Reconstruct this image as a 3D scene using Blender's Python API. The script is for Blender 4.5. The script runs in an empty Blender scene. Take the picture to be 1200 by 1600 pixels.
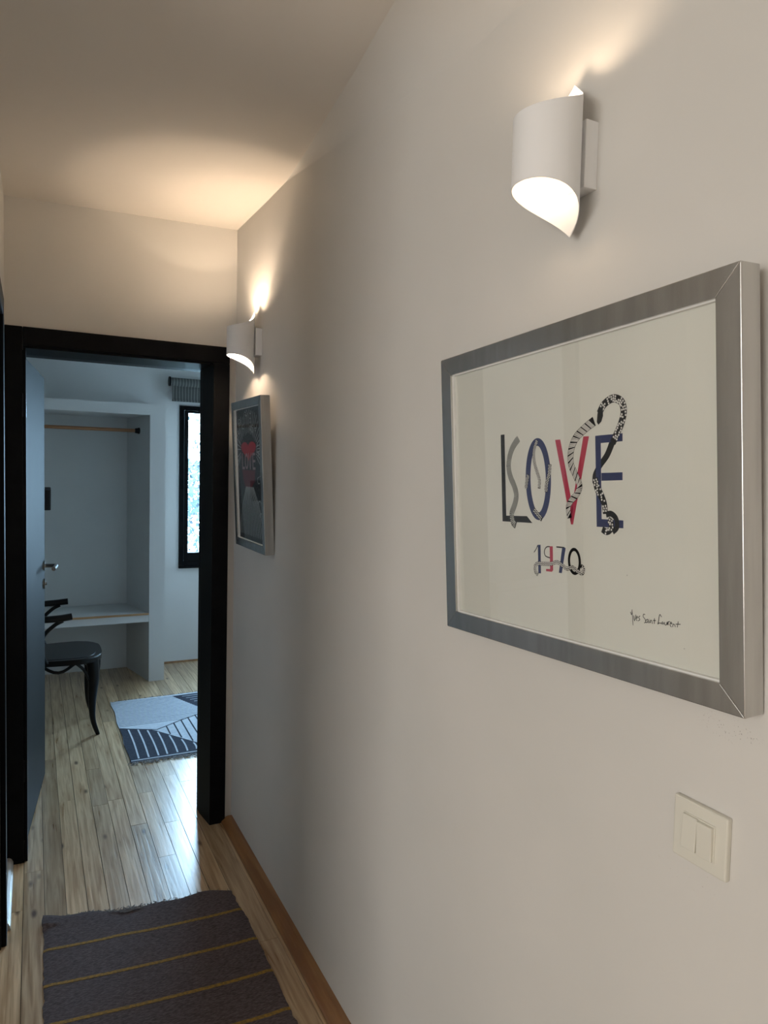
import bpy, bmesh, math, random
from mathutils import Vector, Matrix, noise
random.seed(7)
SC = bpy.context.scene
COL = SC.collection
PI = math.pi

# ---------------------------------------------------------------- camera
def look(yaw, pitch, roll):
    cy, sy, cp, sp = math.cos(yaw), math.sin(yaw), math.cos(pitch), math.sin(pitch)
    f = Vector((sy*cp, cy*cp, sp)); r = Vector((cy, -sy, 0)); u = r.cross(f)
    c, s = math.cos(roll), math.sin(roll)
    return f, c*r+s*u, -s*r+c*u
F_, R_, U_ = look(.4643, -.0508, .0223)
cd = bpy.data.cameras.new('camera'); cam = bpy.data.objects.new('camera', cd); COL.objects.link(cam)
cam.matrix_world = Matrix(((R_.x, U_.x, -F_.x, 0), (R_.y, U_.y, -F_.y, 0), (R_.z, U_.z, -F_.z, 1.5), (0, 0, 0, 1)))
cd.sensor_fit = 'VERTICAL'; cd.sensor_height = 24; cd.lens = 1094.4/1600*24
cd.clip_start = .02; cd.clip_end = 200
SC.camera = cam

# ---------------------------------------------------------------- world, light, exposure
SC.view_settings.view_transform = 'Standard'; SC.view_settings.look = 'None'
SC.view_settings.gamma = 1; SC.view_settings.use_curve_mapping = False
SC.view_settings.exposure = 0.0
W = bpy.data.worlds.new('world'); SC.world = W; W.use_nodes = True
bg = W.node_tree.nodes['Background']; bg.inputs[0].default_value = (.45, .73, 1.0, 1); bg.inputs[1].default_value = 38.0

def area(name, loc, rot, sx, sy, power, color, portal=False):
    l = bpy.data.lights.new(name, 'AREA'); l.shape = 'RECTANGLE'; l.size = sx; l.size_y = sy
    l.energy = power; l.color = color
    o = bpy.data.objects.new(name, l); COL.objects.link(o); o.location = loc; o.rotation_euler = rot
    if portal: l.cycles.is_portal = True
    return o
area('bedroom_window_portal', (1.50, 5.80, 1.39), (-PI/2, 0, 0), 1.02, 1.32, 1, (1, 1, 1), True)
area('bedroom_side_window_light', (2.28, 4.45, 1.45), (0, PI/2, 0), 1.3, 1.0, 11, (.62, .80, 1))
area('living_added_light', (-3.40, -.75, 1.55), (0, -PI/2, 0), 1.5, 2.2, 76, (1, .97, .925))  # added unseen light for the near right wall; no window built here
area('living_rear_added_light', (-1.2, -3.9, 1.5), (PI/2, 0, 0), 2.6, 1.6, 8, (1, .97, .92))  # added unseen fill from behind the camera, no window built
area('side_room_added_light', (-1.3, 1.36, 1.5), (PI/2, 0, 0), .9, 1.1, 10, (.80, .89, 1))  # added light that brightens the cabinet for its reflection; no window here
LAMP_POWER = (1.6, 14.0)       # near sconce, far sconce
LAMP_COLOR = (1, .76, .54)

# ---------------------------------------------------------------- materials
def mat(name, color, rough=.6, metal=0, coat=0, spec=None, emit=None, es=0):
    m = bpy.data.materials.new(name); m.use_nodes = True
    b = m.node_tree.nodes['Principled BSDF']
    b.inputs['Base Color'].default_value = (*color, 1); b.inputs['Roughness'].default_value = rough
    b.inputs['Metallic'].default_value = metal; b.inputs['Coat Weight'].default_value = coat
    b.inputs['Coat Roughness'].default_value = .15
    if spec is not None: b.inputs['Specular IOR Level'].default_value = spec
    if emit: b.inputs['Emission Color'].default_value = (*emit, 1); b.inputs['Emission Strength'].default_value = es
    return m
def nodes(m): return m.node_tree.nodes, m.node_tree.links, m.node_tree.nodes['Principled BSDF']
def add_noise(m, c2, scale=8, lo=.4, hi=.6, bump=0, bscale=60, stretch=None, dist=.002, coord='Position'):
    N, L, b = nodes(m)
    if coord == 'Position': g = N.new('ShaderNodeNewGeometry'); src = g.outputs['Position']
    else: g = N.new('ShaderNodeTexCoord'); src = g.outputs['Object']
    if stretch:
        mp = N.new('ShaderNodeMapping'); mp.inputs['Scale'].default_value = stretch; L.new(src, mp.inputs[0]); src = mp.outputs[0]
    n = N.new('ShaderNodeTexNoise'); n.inputs['Scale'].default_value = scale; n.inputs['Detail'].default_value = 4; L.new(src, n.inputs['Vector'])
    mr = N.new('ShaderNodeMapRange'); mr.inputs[1].default_value = lo; mr.inputs[2].default_value = hi; L.new(n.outputs[0], mr.inputs[0])
    mx = N.new('ShaderNodeMix'); mx.data_type = 'RGBA'; mx.inputs[6].default_value = b.inputs['Base Color'].default_value[:]
    mx.inputs[7].default_value = (*c2, 1); L.new(mr.outputs[0], mx.inputs[0]); L.new(mx.outputs[2], b.inputs['Base Color'])
    if bump:
        n2 = N.new('ShaderNodeTexNoise'); n2.inputs['Scale'].default_value = bscale; n2.inputs['Detail'].default_value = 3; L.new(src, n2.inputs['Vector'])
        bp = N.new('ShaderNodeBump'); bp.inputs['Strength'].default_value = bump; bp.inputs['Distance'].default_value = dist
        L.new(n2.outputs[0], bp.inputs['Height']); L.new(bp.outputs[0], b.inputs['Normal'])
    return m
M = {}
M['plaster'] = add_noise(mat('plaster', (.70, .68, .645), .75), (.66, .645, .61), 3, .3, .7, .25, 5, dist=.004)
M['plaster_white'] = add_noise(mat('plaster_white', (.60, .60, .585), .8), (.57, .57, .56), 3, .3, .7, .25, 6, dist=.004)
M['ceiling'] = add_noise(mat('ceiling_paint', (.75, .71, .655), .8), (.72, .68, .63), 2, .3, .7, .2, 4, dist=.004)
M['black'] = add_noise(mat('black_lacquer', (.0035, .0035, .004), .45, spec=.08), (.005, .005, .0055), 20)
M['door_black'] = add_noise(mat('door_lacquer', (.010, .012, .0125), .62, spec=.1), (.012, .014, .0145), 4)
M['steel'] = mat('brushed_steel', (.62, .62, .60), .22, 1)
M['frame_silver'] = add_noise(mat('frame_silver', (.60, .59, .57), .27, 1), (.52, .51, .49), 40, stretch=(1, .1, 1), coord='Object')
M['frame_side'] = M['frame_silver']
M['paper'] = add_noise(mat('poster_paper', (.72, .725, .66), .7), (.69, .695, .63), 3)
M['rabbet'] = mat('rabbet_white', (.8, .8, .78), .5)
M['ink_black'] = mat('ink_black', (.006, .0055, .0055), .6, spec=.15)
M['ink_blue'] = mat('ink_blue', (.009, .020, .095), .5)
M['ink_red'] = mat('ink_red', (.42, .035, .075), .5)
M['ink_grey'] = mat('ink_grey', (.20, .195, .175), .5)
M['ink_white'] = mat('ink_white', (.72, .71, .66), .5)
M['dark_paper'] = add_noise(mat('dark_paper', (.018, .022, .024), .6), (.05, .06, .062), 90, .45, .6, coord='Object')
M['pale_ink'] = mat('pale_ink', (.50, .53, .51), .6)
M['dull_red'] = mat('dull_red', (.48, .012, .025), .6)
M['dim_red'] = mat('dim_red', (.17, .035, .045), .6)
M['lamp_white'] = mat('lamp_white', (.86, .86, .86), .42)
M['bulb'] = mat('bulb', (1, .9, .75), .4, emit=(1, .72, .42), es=8)
M['switch'] = mat('switch_plastic', (.72, .70, .62), .35)
M['trim_wood'] = add_noise(mat('trim_wood', (.30, .150, .055), .38, coat=.3), (.22, .10, .035), 5, stretch=(8, .6, 8))
M['bench_wood'] = add_noise(mat('bench_wood', (.45, .27, .13), .5), (.36, .2, .09), 6, stretch=(.5, 8, 8))
M['rod_wood'] = add_noise(mat('rod_wood', (.40, .19, .085), .5), (.30, .14, .06), 6, stretch=(.5, 8, 8))
M['chair_black'] = mat('chair_lacquer', (.004, .004, .0045), .33, spec=.25)
M['rug_light'] = add_noise(mat('rug_light', (.55, .60, .66), .95), (.48, .53, .60), 60, bump=.5, bscale=300)
M['rug_navy'] = add_noise(mat('rug_navy', (.010, .016, .035), .95), (.02, .028, .05), 80, bump=.5, bscale=300)
M['fringe'] = mat('fringe_yarn', (.20, .19, .19), .95)
M['blind'] = mat('blind_fabric', (.07, .08, .075), .9)
M['linen'] = mat('linen', (.8, .8, .8), .9)
M['tv'] = mat('tv_black', (.01, .01, .012), .3)
M['bark'] = add_noise(mat('bark', (.62, .58, .56), .9), (.45, .42, .42), 8)
M['leaf'] = add_noise(mat('leaf', (.018, .034, .042), .8), (.035, .055, .065), 12)
M['ground'] = add_noise(mat('garden_ground', (.35, .36, .33), .95), (.25, .28, .24), 2)

# fabric stripes of the blind
def blind_mat():
    m = M['blind']; N, L, b = nodes(m)
    g = N.new('ShaderNodeNewGeometry'); w = N.new('ShaderNodeTexWave'); w.bands_direction = 'X'; w.inputs['Scale'].default_value = 14
    w.inputs['Distortion'].default_value = .6; L.new(g.outputs['Position'], w.inputs['Vector'])
    mx = N.new('ShaderNodeMix'); mx.data_type = 'RGBA'; mx.inputs[6].default_value = (.050, .055, .052, 1); mx.inputs[7].default_value = (.135, .14, .13, 1)
    L.new(w.outputs['Fac'], mx.inputs[0]); L.new(mx.outputs[2], b.inputs['Base Color'])
blind_mat()

def plank_mat():
    m = mat('pine_plank', (.5, .33, .18), .30, coat=.7); N, L, b = nodes(m)
    b.inputs['Coat Roughness'].default_value = .22
    g = N.new('ShaderNodeNewGeometry'); oi = N.new('ShaderNodeObjectInfo')
    off = N.new('ShaderNodeVectorMath'); off.operation = 'MULTIPLY_ADD'
    cmb = N.new('ShaderNodeCombineXYZ'); 
    for i in range(3): L.new(oi.outputs['Random'], cmb.inputs[i])
    off.inputs[1].default_value = (37, 61, 13); L.new(cmb.outputs[0], off.inputs[0]); L.new(g.outputs['Position'], off.inputs[2])
    mp = N.new('ShaderNodeMapping'); mp.inputs['Scale'].default_value = (26, 1.3, 20); L.new(off.outputs[0], mp.inputs[0])
    gr = N.new('ShaderNodeTexNoise'); gr.inputs['Scale'].default_value = 3; gr.inputs['Detail'].default_value = 5; gr.inputs['Distortion'].default_value = .6; L.new(mp.outputs[0], gr.inputs['Vector'])
    ramp = N.new('ShaderNodeValToRGB'); e = ramp.color_ramp.elements
    e[0].position = .32; e[0].color = (.36, .225, .115, 1); e[1].position = .68; e[1].color = (.66, .49, .30, 1)
    L.new(gr.outputs[0], ramp.inputs[0])
    # each board its own tone
    hsv = N.new('ShaderNodeHueSaturation'); L.new(ramp.outputs[0], hsv.inputs['Color'])
    mr = N.new('ShaderNodeMapRange'); mr.inputs[3].default_value = .72; mr.inputs[4].default_value = 1.18; L.new(oi.outputs['Random'], mr.inputs[0]); L.new(mr.outputs[0], hsv.inputs['Value'])
    # knots
    mp2 = N.new('ShaderNodeMapping'); mp2.inputs['Scale'].default_value = (10, 3.6, 1); L.new(off.outputs[0], mp2.inputs[0])
    v = N.new('ShaderNodeTexVoronoi'); v.inputs['Scale'].default_value = 1.25; L.new(mp2.outputs[0], v.inputs['Vector'])
    kr = N.new('ShaderNodeMapRange'); kr.inputs[1].default_value = .05; kr.inputs[2].default_value = .15; kr.inputs[3].default_value = 1; kr.inputs[4].default_value = 0; L.new(v.outputs['Distance'], kr.inputs[0])
    mx = N.new('ShaderNodeMix'); mx.data_type = 'RGBA'; mx.inputs[7].default_value = (.085, .038, .016, 1)
    L.new(kr.outputs[0], mx.inputs[0]); L.new(hsv.outputs[0], mx.inputs[6]); L.new(mx.outputs[2], b.inputs['Base Color'])
    bp = N.new('ShaderNodeBump'); bp.inputs['Strength'].default_value = .45; bp.inputs['Distance'].default_value = .0016
    L.new(gr.outputs[0], bp.inputs['Height']); L.new(bp.outputs[0], b.inputs['Normal'])
    # low broad unevenness of the varnish
    rr = N.new('ShaderNodeMapRange'); rr.inputs[3].default_value = .22; rr.inputs[4].default_value = .40; L.new(gr.outputs[0], rr.inputs[0]); L.new(rr.outputs[0], b.inputs['Roughness'])
    return m
M['plank'] = plank_mat()

def rug_mat():
    m = mat('rag_rug', (.075, .058, .058), .95); N, L, b = nodes(m)
    g = N.new('ShaderNodeTexCoord'); mp = N.new('ShaderNodeMapping'); mp.inputs['Scale'].default_value = (30, 190, 30); L.new(g.outputs['Object'], mp.inputs[0])
    n = N.new('ShaderNodeTexNoise'); n.inputs['Scale'].default_value = 3; n.inputs['Detail'].default_value = 5; L.new(mp.outputs[0], n.inputs['Vector'])
    r = N.new('ShaderNodeValToRGB'); e = r.color_ramp.elements; e[0].position = .35; e[0].color = (.045, .032, .034, 1); e[1].position = .72; e[1].color = (.16, .13, .135, 1)
    L.new(n.outputs[0], r.inputs[0]); L.new(r.outputs[0], b.inputs['Base Color'])
    bp = N.new('ShaderNodeBump'); bp.inputs['Strength'].default_value = .8; bp.inputs['Distance'].default_value = .004; L.new(n.outputs[0], bp.inputs['Height']); L.new(bp.outputs[0], b.inputs['Normal'])
    return m
M['rag_rug'] = rug_mat()
M['rug_yellow'] = add_noise(mat('rug_yellow', (.33, .19, .035), .95), (.20, .13, .04), 120, bump=.6, bscale=250)

def glass_mat(ior=1.5):
    m = bpy.data.materials.new('thin_glass'); m.use_nodes = True; N = m.node_tree.nodes; L = m.node_tree.links
    for n in list(N):
        if n.type != 'OUTPUT_MATERIAL': N.remove(n)
    out = N['Material Output']; t = N.new('ShaderNodeBsdfTransparent'); g = N.new('ShaderNodeBsdfGlossy'); g.inputs['Roughness'].default_value = .015
    fr = N.new('ShaderNodeFresnel'); ge = N.new('ShaderNodeNewGeometry'); io = N.new('ShaderNodeMapRange')
    io.inputs[3].default_value = ior; io.inputs[4].default_value = 1/ior; L.new(ge.outputs['Backfacing'], io.inputs[0]); L.new(io.outputs[0], fr.inputs['IOR']); mx = N.new('ShaderNodeMixShader')
    L.new(fr.outputs[0], mx.inputs[0]); L.new(t.outputs[0], mx.inputs[1]); L.new(g.outputs[0], mx.inputs[2]); L.new(mx.outputs[0], out.inputs[0])
    return m
M['glass'] = glass_mat(); M['glass_matte'] = glass_mat(1.14)

# ---------------------------------------------------------------- helpers
def link(name, me, m, parent=None):
    o = bpy.data.objects.new(name, me); COL.objects.link(o)
    if m is not None: me.materials.append(m)
    if parent is not None: o.parent = parent
    return o
def obj(name, bm, m, parent=None, smooth=False, bevel=0, seg=2):
    me = bpy.data.meshes.new(name)
    if bevel: bmesh.ops.bevel(bm, geom=bm.edges[:], offset=bevel, segments=seg, profile=.5, affect='EDGES', clamp_overlap=True)
    bmesh.ops.recalc_face_normals(bm, faces=bm.faces)
    bm.to_mesh(me); bm.free()
    if smooth:
        for p in me.polygons: p.use_smooth = True
        try: me.set_sharp_from_angle(angle=math.radians(40))
        except Exception: pass
    return link(name, me, m, parent)
def box(bm, a, b, mtx=None):
    vs = [bm.verts.new(Vector((x, y, z)) if mtx is None else mtx @ Vector((x, y, z))) for x in (a[0], b[0]) for y in (a[1], b[1]) for z in (a[2], b[2])]
    for f in ((0, 1, 3, 2), (4, 6, 7, 5), (0, 4, 5, 1), (2, 3, 7, 6), (0, 2, 6, 4), (1, 5, 7, 3)): bm.faces.new([vs[i] for i in f])
    return bm
def boxes(*ab):
    bm = bmesh.new()
    for a, b in ab: box(bm, a, b)
    return bm
def prism(bm, pts, z0, z1, axis='z'):
    def P(p, h): return (p[0], p[1], h) if axis == 'z' else ((p[0], h, p[1]) if axis == 'y' else (h, p[0], p[1]))
    lo = [bm.verts.new(P(p, z0)) for p in pts]; hi = [bm.verts.new(P(p, z1)) for p in pts]; n = len(pts)
    bm.faces.new(lo[::-1]); bm.faces.new(hi)
    for i in range(n): bm.faces.new((lo[i], lo[(i+1) % n], hi[(i+1) % n], hi[i]))
    return bm
def tube(bm, pts, rad, n=10, caps=True):
    pts = [Vector(p) for p in pts]; rr = rad if isinstance(rad, (list, tuple)) else [rad]*len(pts)
    rings = []; ref = None
    for i, p in enumerate(pts):
        t = (pts[min(i+1, len(pts)-1)] - pts[max(i-1, 0)]).normalized()
        if ref is None: ref = t.orthogonal().normalized()
        ref = (ref - t*ref.dot(t)).normalized(); b = t.cross(ref)
        r = rr[i]; r = r if isinstance(r, tuple) else (r, r)
        rings.append([bm.verts.new(p + ref*math.cos(2*PI*k/n)*r[0] + b*math.sin(2*PI*k/n)*r[1]) for k in range(n)])
    for a, b in zip(rings, rings[1:]):
        for k in range(n): bm.faces.new((a[k], a[(k+1) % n], b[(k+1) % n], b[k]))
    if caps: bm.faces.new(rings[0][::-1]); bm.faces.new(rings[-1])
    return bm
def spline(pts, n=8, closed=False):
    pts = [Vector(p) for p in pts]; out = []; m = len(pts)
    for i in range(m if closed else m-1):
        g = lambda k: pts[k % m] if closed else pts[max(0, min(m-1, k))]
        a, b, c, d = g(i-1), g(i), g(i+1), g(i+2)
        for k in range(n):
            t = k/n; out.append(.5*((2*b)+(c-a)*t+(2*a-5*b+4*c-d)*t*t+(3*b-a-3*c+d)*t**3))
    if not closed: out.append(pts[-1])
    return out
def thing(name, label, cat, loc=(0, 0, 0), group=None, kind=None):
    o = bpy.data.objects.new(name, None); COL.objects.link(o); o.location = loc; o.empty_display_size = .05
    return tag(o, label, cat, group, kind)
def tag(o, label=None, cat=None, group=None, kind=None):
    if label: o['label'] = label
    if cat: o['category'] = cat
    if group: o['group'] = group
    if kind: o['kind'] = kind
    return o
def struct(name, bm, m, label=None, parent=None, **k):
    o = obj(name, bm, m, parent, **k); o['kind'] = 'structure'
    if label: o['label'] = label
    return o

# ---------------------------------------------------------------- the shell
XR, D, DR = .763, 2.945, 3.10          # right wall face, end wall hall face, end wall bedroom face
BY = 5.60                              # bedroom back wall
def chipped():
    m = add_noise(mat('plaster_chipped', (.70, .68, .645), .75), (.66, .645, .61), 3, .3, .7, .25, 5, dist=.004); N, L, b = nodes(m)
    g = N.new('ShaderNodeNewGeometry'); src = b.inputs['Base Color'].links[0].from_socket
    def dot(center, size, scale, th, colr, src):
        sub = N.new('ShaderNodeVectorMath'); sub.operation = 'SUBTRACT'; sub.inputs[1].default_value = center; L.new(g.outputs['Position'], sub.inputs[0])
        sc = N.new('ShaderNodeVectorMath'); sc.operation = 'MULTIPLY'; sc.inputs[1].default_value = (1, 1/size[0], 1/size[1]); L.new(sub.outputs[0], sc.inputs[0])
        ln = N.new('ShaderNodeVectorMath'); ln.operation = 'LENGTH'; L.new(sc.outputs[0], ln.inputs[0])
        a = N.new('ShaderNodeMapRange'); a.inputs[1].default_value = .5; a.inputs[2].default_value = 1; a.inputs[3].default_value = 1; a.inputs[4].default_value = 0; L.new(ln.outputs['Value'], a.inputs[0])
        n = N.new('ShaderNodeTexNoise'); n.inputs['Scale'].default_value = scale; n.inputs['Detail'].default_value = 2; L.new(g.outputs['Position'], n.inputs['Vector'])
        t = N.new('ShaderNodeMath'); t.operation = 'GREATER_THAN'; t.inputs[1].default_value = th; L.new(n.outputs[0], t.inputs[0])
        mu = N.new('ShaderNodeMath'); mu.operation = 'MULTIPLY'; L.new(a.outputs[0], mu.inputs[0]); L.new(t.outputs[0], mu.inputs[1])
        mx = N.new('ShaderNodeMix'); mx.data_type = 'RGBA'; mx.inputs[7].default_value = colr; L.new(mu.outputs[0], mx.inputs[0]); L.new(src, mx.inputs[6]); return mx.outputs[2]
    o = dot((XR, .565, 1.200), (.050, .018), 420, .67, (.38, .36, .33, 1), src)
    o = dot((XR, .615, .992), (.050, .022), 160, .70, (.52, .48, .44, 1), o)
    L.new(o, b.inputs['Base Color']); return m
struct('wall_right', boxes(((XR, -4.0, -.05), (XR+.14, D, 2.7))), chipped(), 'long grey-white plaster wall carrying the pictures, lamps and switch')
struct('wall_end', boxes(((-.22, D, -.05), (-.045, DR, 2.7)), ((.672, D, -.05), (2.45, DR, 2.7)), ((-.045, D, 1.96), (.672, DR, 2.7)), ((-1.3, D+.02, -.05), (-.22, DR, 2.7))), M['plaster'], 'plaster wall at the end of the hall around the black doorway')
XL = -.095
struct('wall_left', boxes(((-.22, 2.42, -.05), (XL, D, 2.7)), ((-.22, 1.76, 2.0), (XL, 2.42, 2.7)), ((-.22, 1.3, -.05), (XL, 1.76, 2.7))), M['plaster'], 'narrow left hall wall seen edge on')
struct('wall_side_room', boxes(((-3.3, 2.965, -.05), (-1.3, 3.10, 2.7)), ((-3.3, 1.18, -.05), (-.22, 1.3, 2.7)), ((-3.44, 1.18, -.05), (-3.3, 3.1, 2.7))), M['plaster_white'], 'white walls of the side room')
struct('wall_living', boxes(((-3.8, -4.14, -.05), (XR+.14, -4.0, 2.7)), ((-3.8, -4.0, -.05), (-3.66, 1.3, 2.7)), ((-3.66, 1.18, -.05), (-3.44, 1.3, 2.7))), M['plaster_white'], 'added walls of an unseen open room behind the hall')  # invented room behind the camera, added to supply light and reflections
# bedroom
struct('wall_back', boxes(((-1.14, BY, -.05), (1.035, BY+.20, 2.7)), ((1.965, BY, -.05), (2.45, BY+.20, 2.7)), ((1.035, BY, -.05), (1.965, BY+.20, .765)), ((1.035, BY, 2.01), (1.965, BY+.20, 2.7))), M['plaster_white'], 'bedroom back wall with the tall window')
struct('wall_bedroom_left', boxes(((-1.14, DR, -.05), (-1.0, BY, 2.7))), M['plaster_white'], 'left wall of the bedroom')
struct('wall_bedroom_right', boxes(((2.3, DR, -.05), (2.44, BY, 2.7))), M['plaster_white'], 'right wall of the bedroom')
# alcove: pier, header and lined recess, one built-in block
bm = bmesh.new()
prism(bm, [(.731, 5.15), (.836, 5.15), (.880, BY), (.630, BY)], 0, 1.968)
box(bm, (-1.0, 5.15, 1.893), (.731, BY, 1.968))
struct('wall_alcove', bm, M['plaster_white'], 'plaster pier and header boxing in the wardrobe alcove')

def ceiling():
    bm = bmesh.new(); ys = [-4.1, -1, 0, 1, 1.576, 2.04, 2.5, 2.945]
    zr = [2.46, 2.46, 2.462, 2.465, 2.468, 2.474, 2.49, 2.512]; zl = [2.46, 2.455, 2.455, 2.455, 2.458, 2.464, 2.474, 2.487]
    rows = [[bm.verts.new((x, y, z)) for x, z in ((-3.9, l), (XL, l), (XR+.05, r))] for y, l, r in zip(ys, zl, zr)]
    for a, b in zip(rows, rows[1:]):
        for i in range(2): bm.faces.new((a[i], a[i+1], b[i+1], b[i]))
    top = [[bm.verts.new((v.co.x, v.co.y, 2.72)) for v in r] for r in rows]
    for a, b in zip(top, top[1:]):
        for i in range(2): bm.faces.new((a[i], b[i], b[i+1], a[i+1]))
    return bm
struct('ceiling', ceiling(), M['ceiling'], 'warm-lit hall ceiling', smooth=True)
struct('ceiling_bedroom', boxes(((-1.14, DR-.02, 2.48), (2.45, BY+.2, 2.72))), M['plaster_white'], 'bedroom ceiling')

def cove():
    bm = bmesh.new(); rows = []
    for k in range(22):
        y = 2.35 - .30*k; r = .15*min(1, (2.35-y)/1.2)+.0005
        yz = [(2.945, 2.512), (2.5, 2.49), (2.04, 2.474), (1.576, 2.468), (1, 2.465), (0, 2.462), (-4.1, 2.460)]
        z = next(b[1]+(a[1]-b[1])*(y-b[0])/(a[0]-b[0]) for a, b in zip(yz, yz[1:]) if y >= b[0]) + .001
        rows.append([bm.verts.new((XR+.001-r+r*math.cos(a), y, z-r+r*math.sin(a))) for a in [PI/2*j/10 for j in range(11)]] + [bm.verts.new((XR+.02, y, z+.02))])
        if y < -3.9: break
    for a, b in zip(rows, rows[1:]):
        for i in range(12): bm.faces.new((a[i], a[(i+1) % 12], b[(i+1) % 12], b[i]))
    return bm
struct('trim_1', cove(), M['plaster'], 'rounded plaster cove where wall and ceiling run together', smooth=True)

# floor: slab with every plank a part
floor = struct('floor', boxes(((-3.9, -4.1, -.06), (2.45, BY+.2, -.014))), M['ink_black'], 'pine strip floor running through hall and bedroom')
PW = .0665
edges = [.030 + PW*k for k in range(-60, 60)]
def plank(x0, x1, y0, y1):
    g = random.uniform(.0004, .0013); dz = random.uniform(-.0006, .0004)
    bm = box(bmesh.new(), (x0+g, y0+.0006, -.015), (x1-g, y1-.0006, dz))
    o = obj('plank', bm, M['plank'], floor)
# long joints measured in the hall strips (strip index from x=.030)
joints = {-2: [2.60], -1: [2.84], 0: [], 1: [3.40, 2.2], 2: [4.05, 2.3], 3: [3.72, 3.30], 4: [3.33, 2.2], 5: [3.05, 4.4], 6: [3.35, 2.75], 7: [3.02], 8: [3.5], 9: [2.107, 3.4]}
for k in range(-2, 11):
    x0, x1 = .030+PW*k, .030+PW*(k+1)
    if k == -2: x0 = XL-.012
    if k == 9: x1 = .705
    if k == 10: x0, x1 = .705, XR+.03
    ys = sorted(joints.get(k, []) + [1.45+random.uniform(-.15, .15), .2+random.uniform(-.3, .3)])
    ys = [-4.05] + ys + [BY]
    while ys[-1]-ys[-2] > 2.2: ys.insert(-1, ys[-2]+random.uniform(.9, 1.6))
    if k == 10: ys = [-4.05, .8, DR-.16]
    if k in (-2,): ys = [y for y in ys if y < 3.0] + [BY]
    for a, b in zip(ys, ys[1:]): plank(x0, x1, a, b)
x = .705-.0005
i = 0
while x < 2.3:      # bedroom, right of the doorway line
    y = DR-.005+random.uniform(0, .001)
    for b in (DR+random.uniform(.5, 1.4), BY): plank(x, min(x+PW, 2.3), y, b); y = b
    x += PW
x = XL-.012
while x > -1.0:     # bedroom, left of it
    y = D+.03
    for b in (DR+random.uniform(.5, 1.6), BY): plank(max(x-PW, -1.0), x, y, b); y = b
    x -= PW
x = XL-.012
while x > -3.6:     # side room and living space
    plank(x-.2, x, -4.05, random.uniform(-1, .5)-.6); x -= .2
struct('floor_side_room', boxes(((-3.6, -1.05, -.014), (XL-.013, 2.96, -.001))), add_noise(mat('side_floor', (.42, .30, .19), .4), (.34, .23, .13), 6, stretch=(12, 1, 1)), 'floor of the side room')

# quarter-round trims
def trim_profile(w, h): return [(0, 0), (w, 0), (w, .006), (w*.93, h*.45), (w*.7, h*.8), (w*.35, h), (0, h)]
bm = bmesh.new(); prism(bm, [(XR-a, b) for a, b in trim_profile(.048, .022)], -4.0, 2.93, 'y'); struct('baseboard_right', bm, M['trim_wood'], 'low varnished wooden moulding along the foot of the right wall')
M['trim_painted_glare'] = add_noise(mat('trim_painted_glare', (.60, .58, .54), .2, coat=.8), (.5, .48, .44), 6)  # wooden moulding; the window's glare on it is put into this pale colour
bm = bmesh.new(); prism(bm, [(XL+a, b) for a, b in trim_profile(.024, .03)], 2.50, 2.92, 'y'); struct('baseboard_left', bm, M['trim_painted_glare'], 'short glossy moulding at the foot of the left wall, pale with painted window glare')
bm = bmesh.new(); prism(bm, [(BY-a, b) for a, b in trim_profile(.012, .012)], .885, 2.3, 'x'); struct('baseboard_back', bm, M['trim_wood'], 'thin wooden strip under the bedroom window wall')

# ---------------------------------------------------------------- door_1: end doorway
def empty_struct(name, label):
    o = bpy.data.objects.new(name, None); COL.objects.link(o); o['kind'] = 'structure'; o['label'] = label; return o
d1 = empty_struct('door_1', 'black lacquered doorway at the hall end, its leaf open into the bedroom')
HT = 2.020
obj('architrave', boxes(((-.094, 2.92, 0), (-.0355, 2.9455, HT))), M['black'], d1, bevel=.0025)
obj('architrave', boxes(((.664, 2.92, 0), (.731, 2.9455, HT-.068))), M['black'], d1, bevel=.0025)
obj('architrave', boxes(((-.0345, 2.92, HT-.0675), (.731, 2.9455, HT))), M['black'], d1, bevel=.0025)
bm = bmesh.new(); box(bm, (-.0345, 2.928, 0), (-.0245, DR+.004, 1.944)); obj('jamb', bm, M['black'], d1, bevel=.0015)
bm = bmesh.new(); prism(bm, [(.664, 2.926), (.672, 2.926), (.672, DR+.004), (.648, DR+.004), (.648, 3.05)], 0, 1.944); obj('jamb', bm, M['door_black'], d1, bevel=.0012)
bm = bmesh.new(); prism(bm, [(2.928, 1.944), (2.928, 1.965), (DR+.004, 1.965), (DR+.004, 1.934), (3.04, 1.934)], -.0345, .672, 'x'); obj('head_jamb', bm, M['black'], d1, bevel=.0012)
bm = boxes(((-.085, DR, 0), (-.03, DR+.02, HT)), ((.652, DR, 0), (.73, DR+.02, HT)), ((-.085, DR, 1.95), (.73, DR+.02, HT))); obj('rear_architrave', bm, M['black'], d1)
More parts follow.
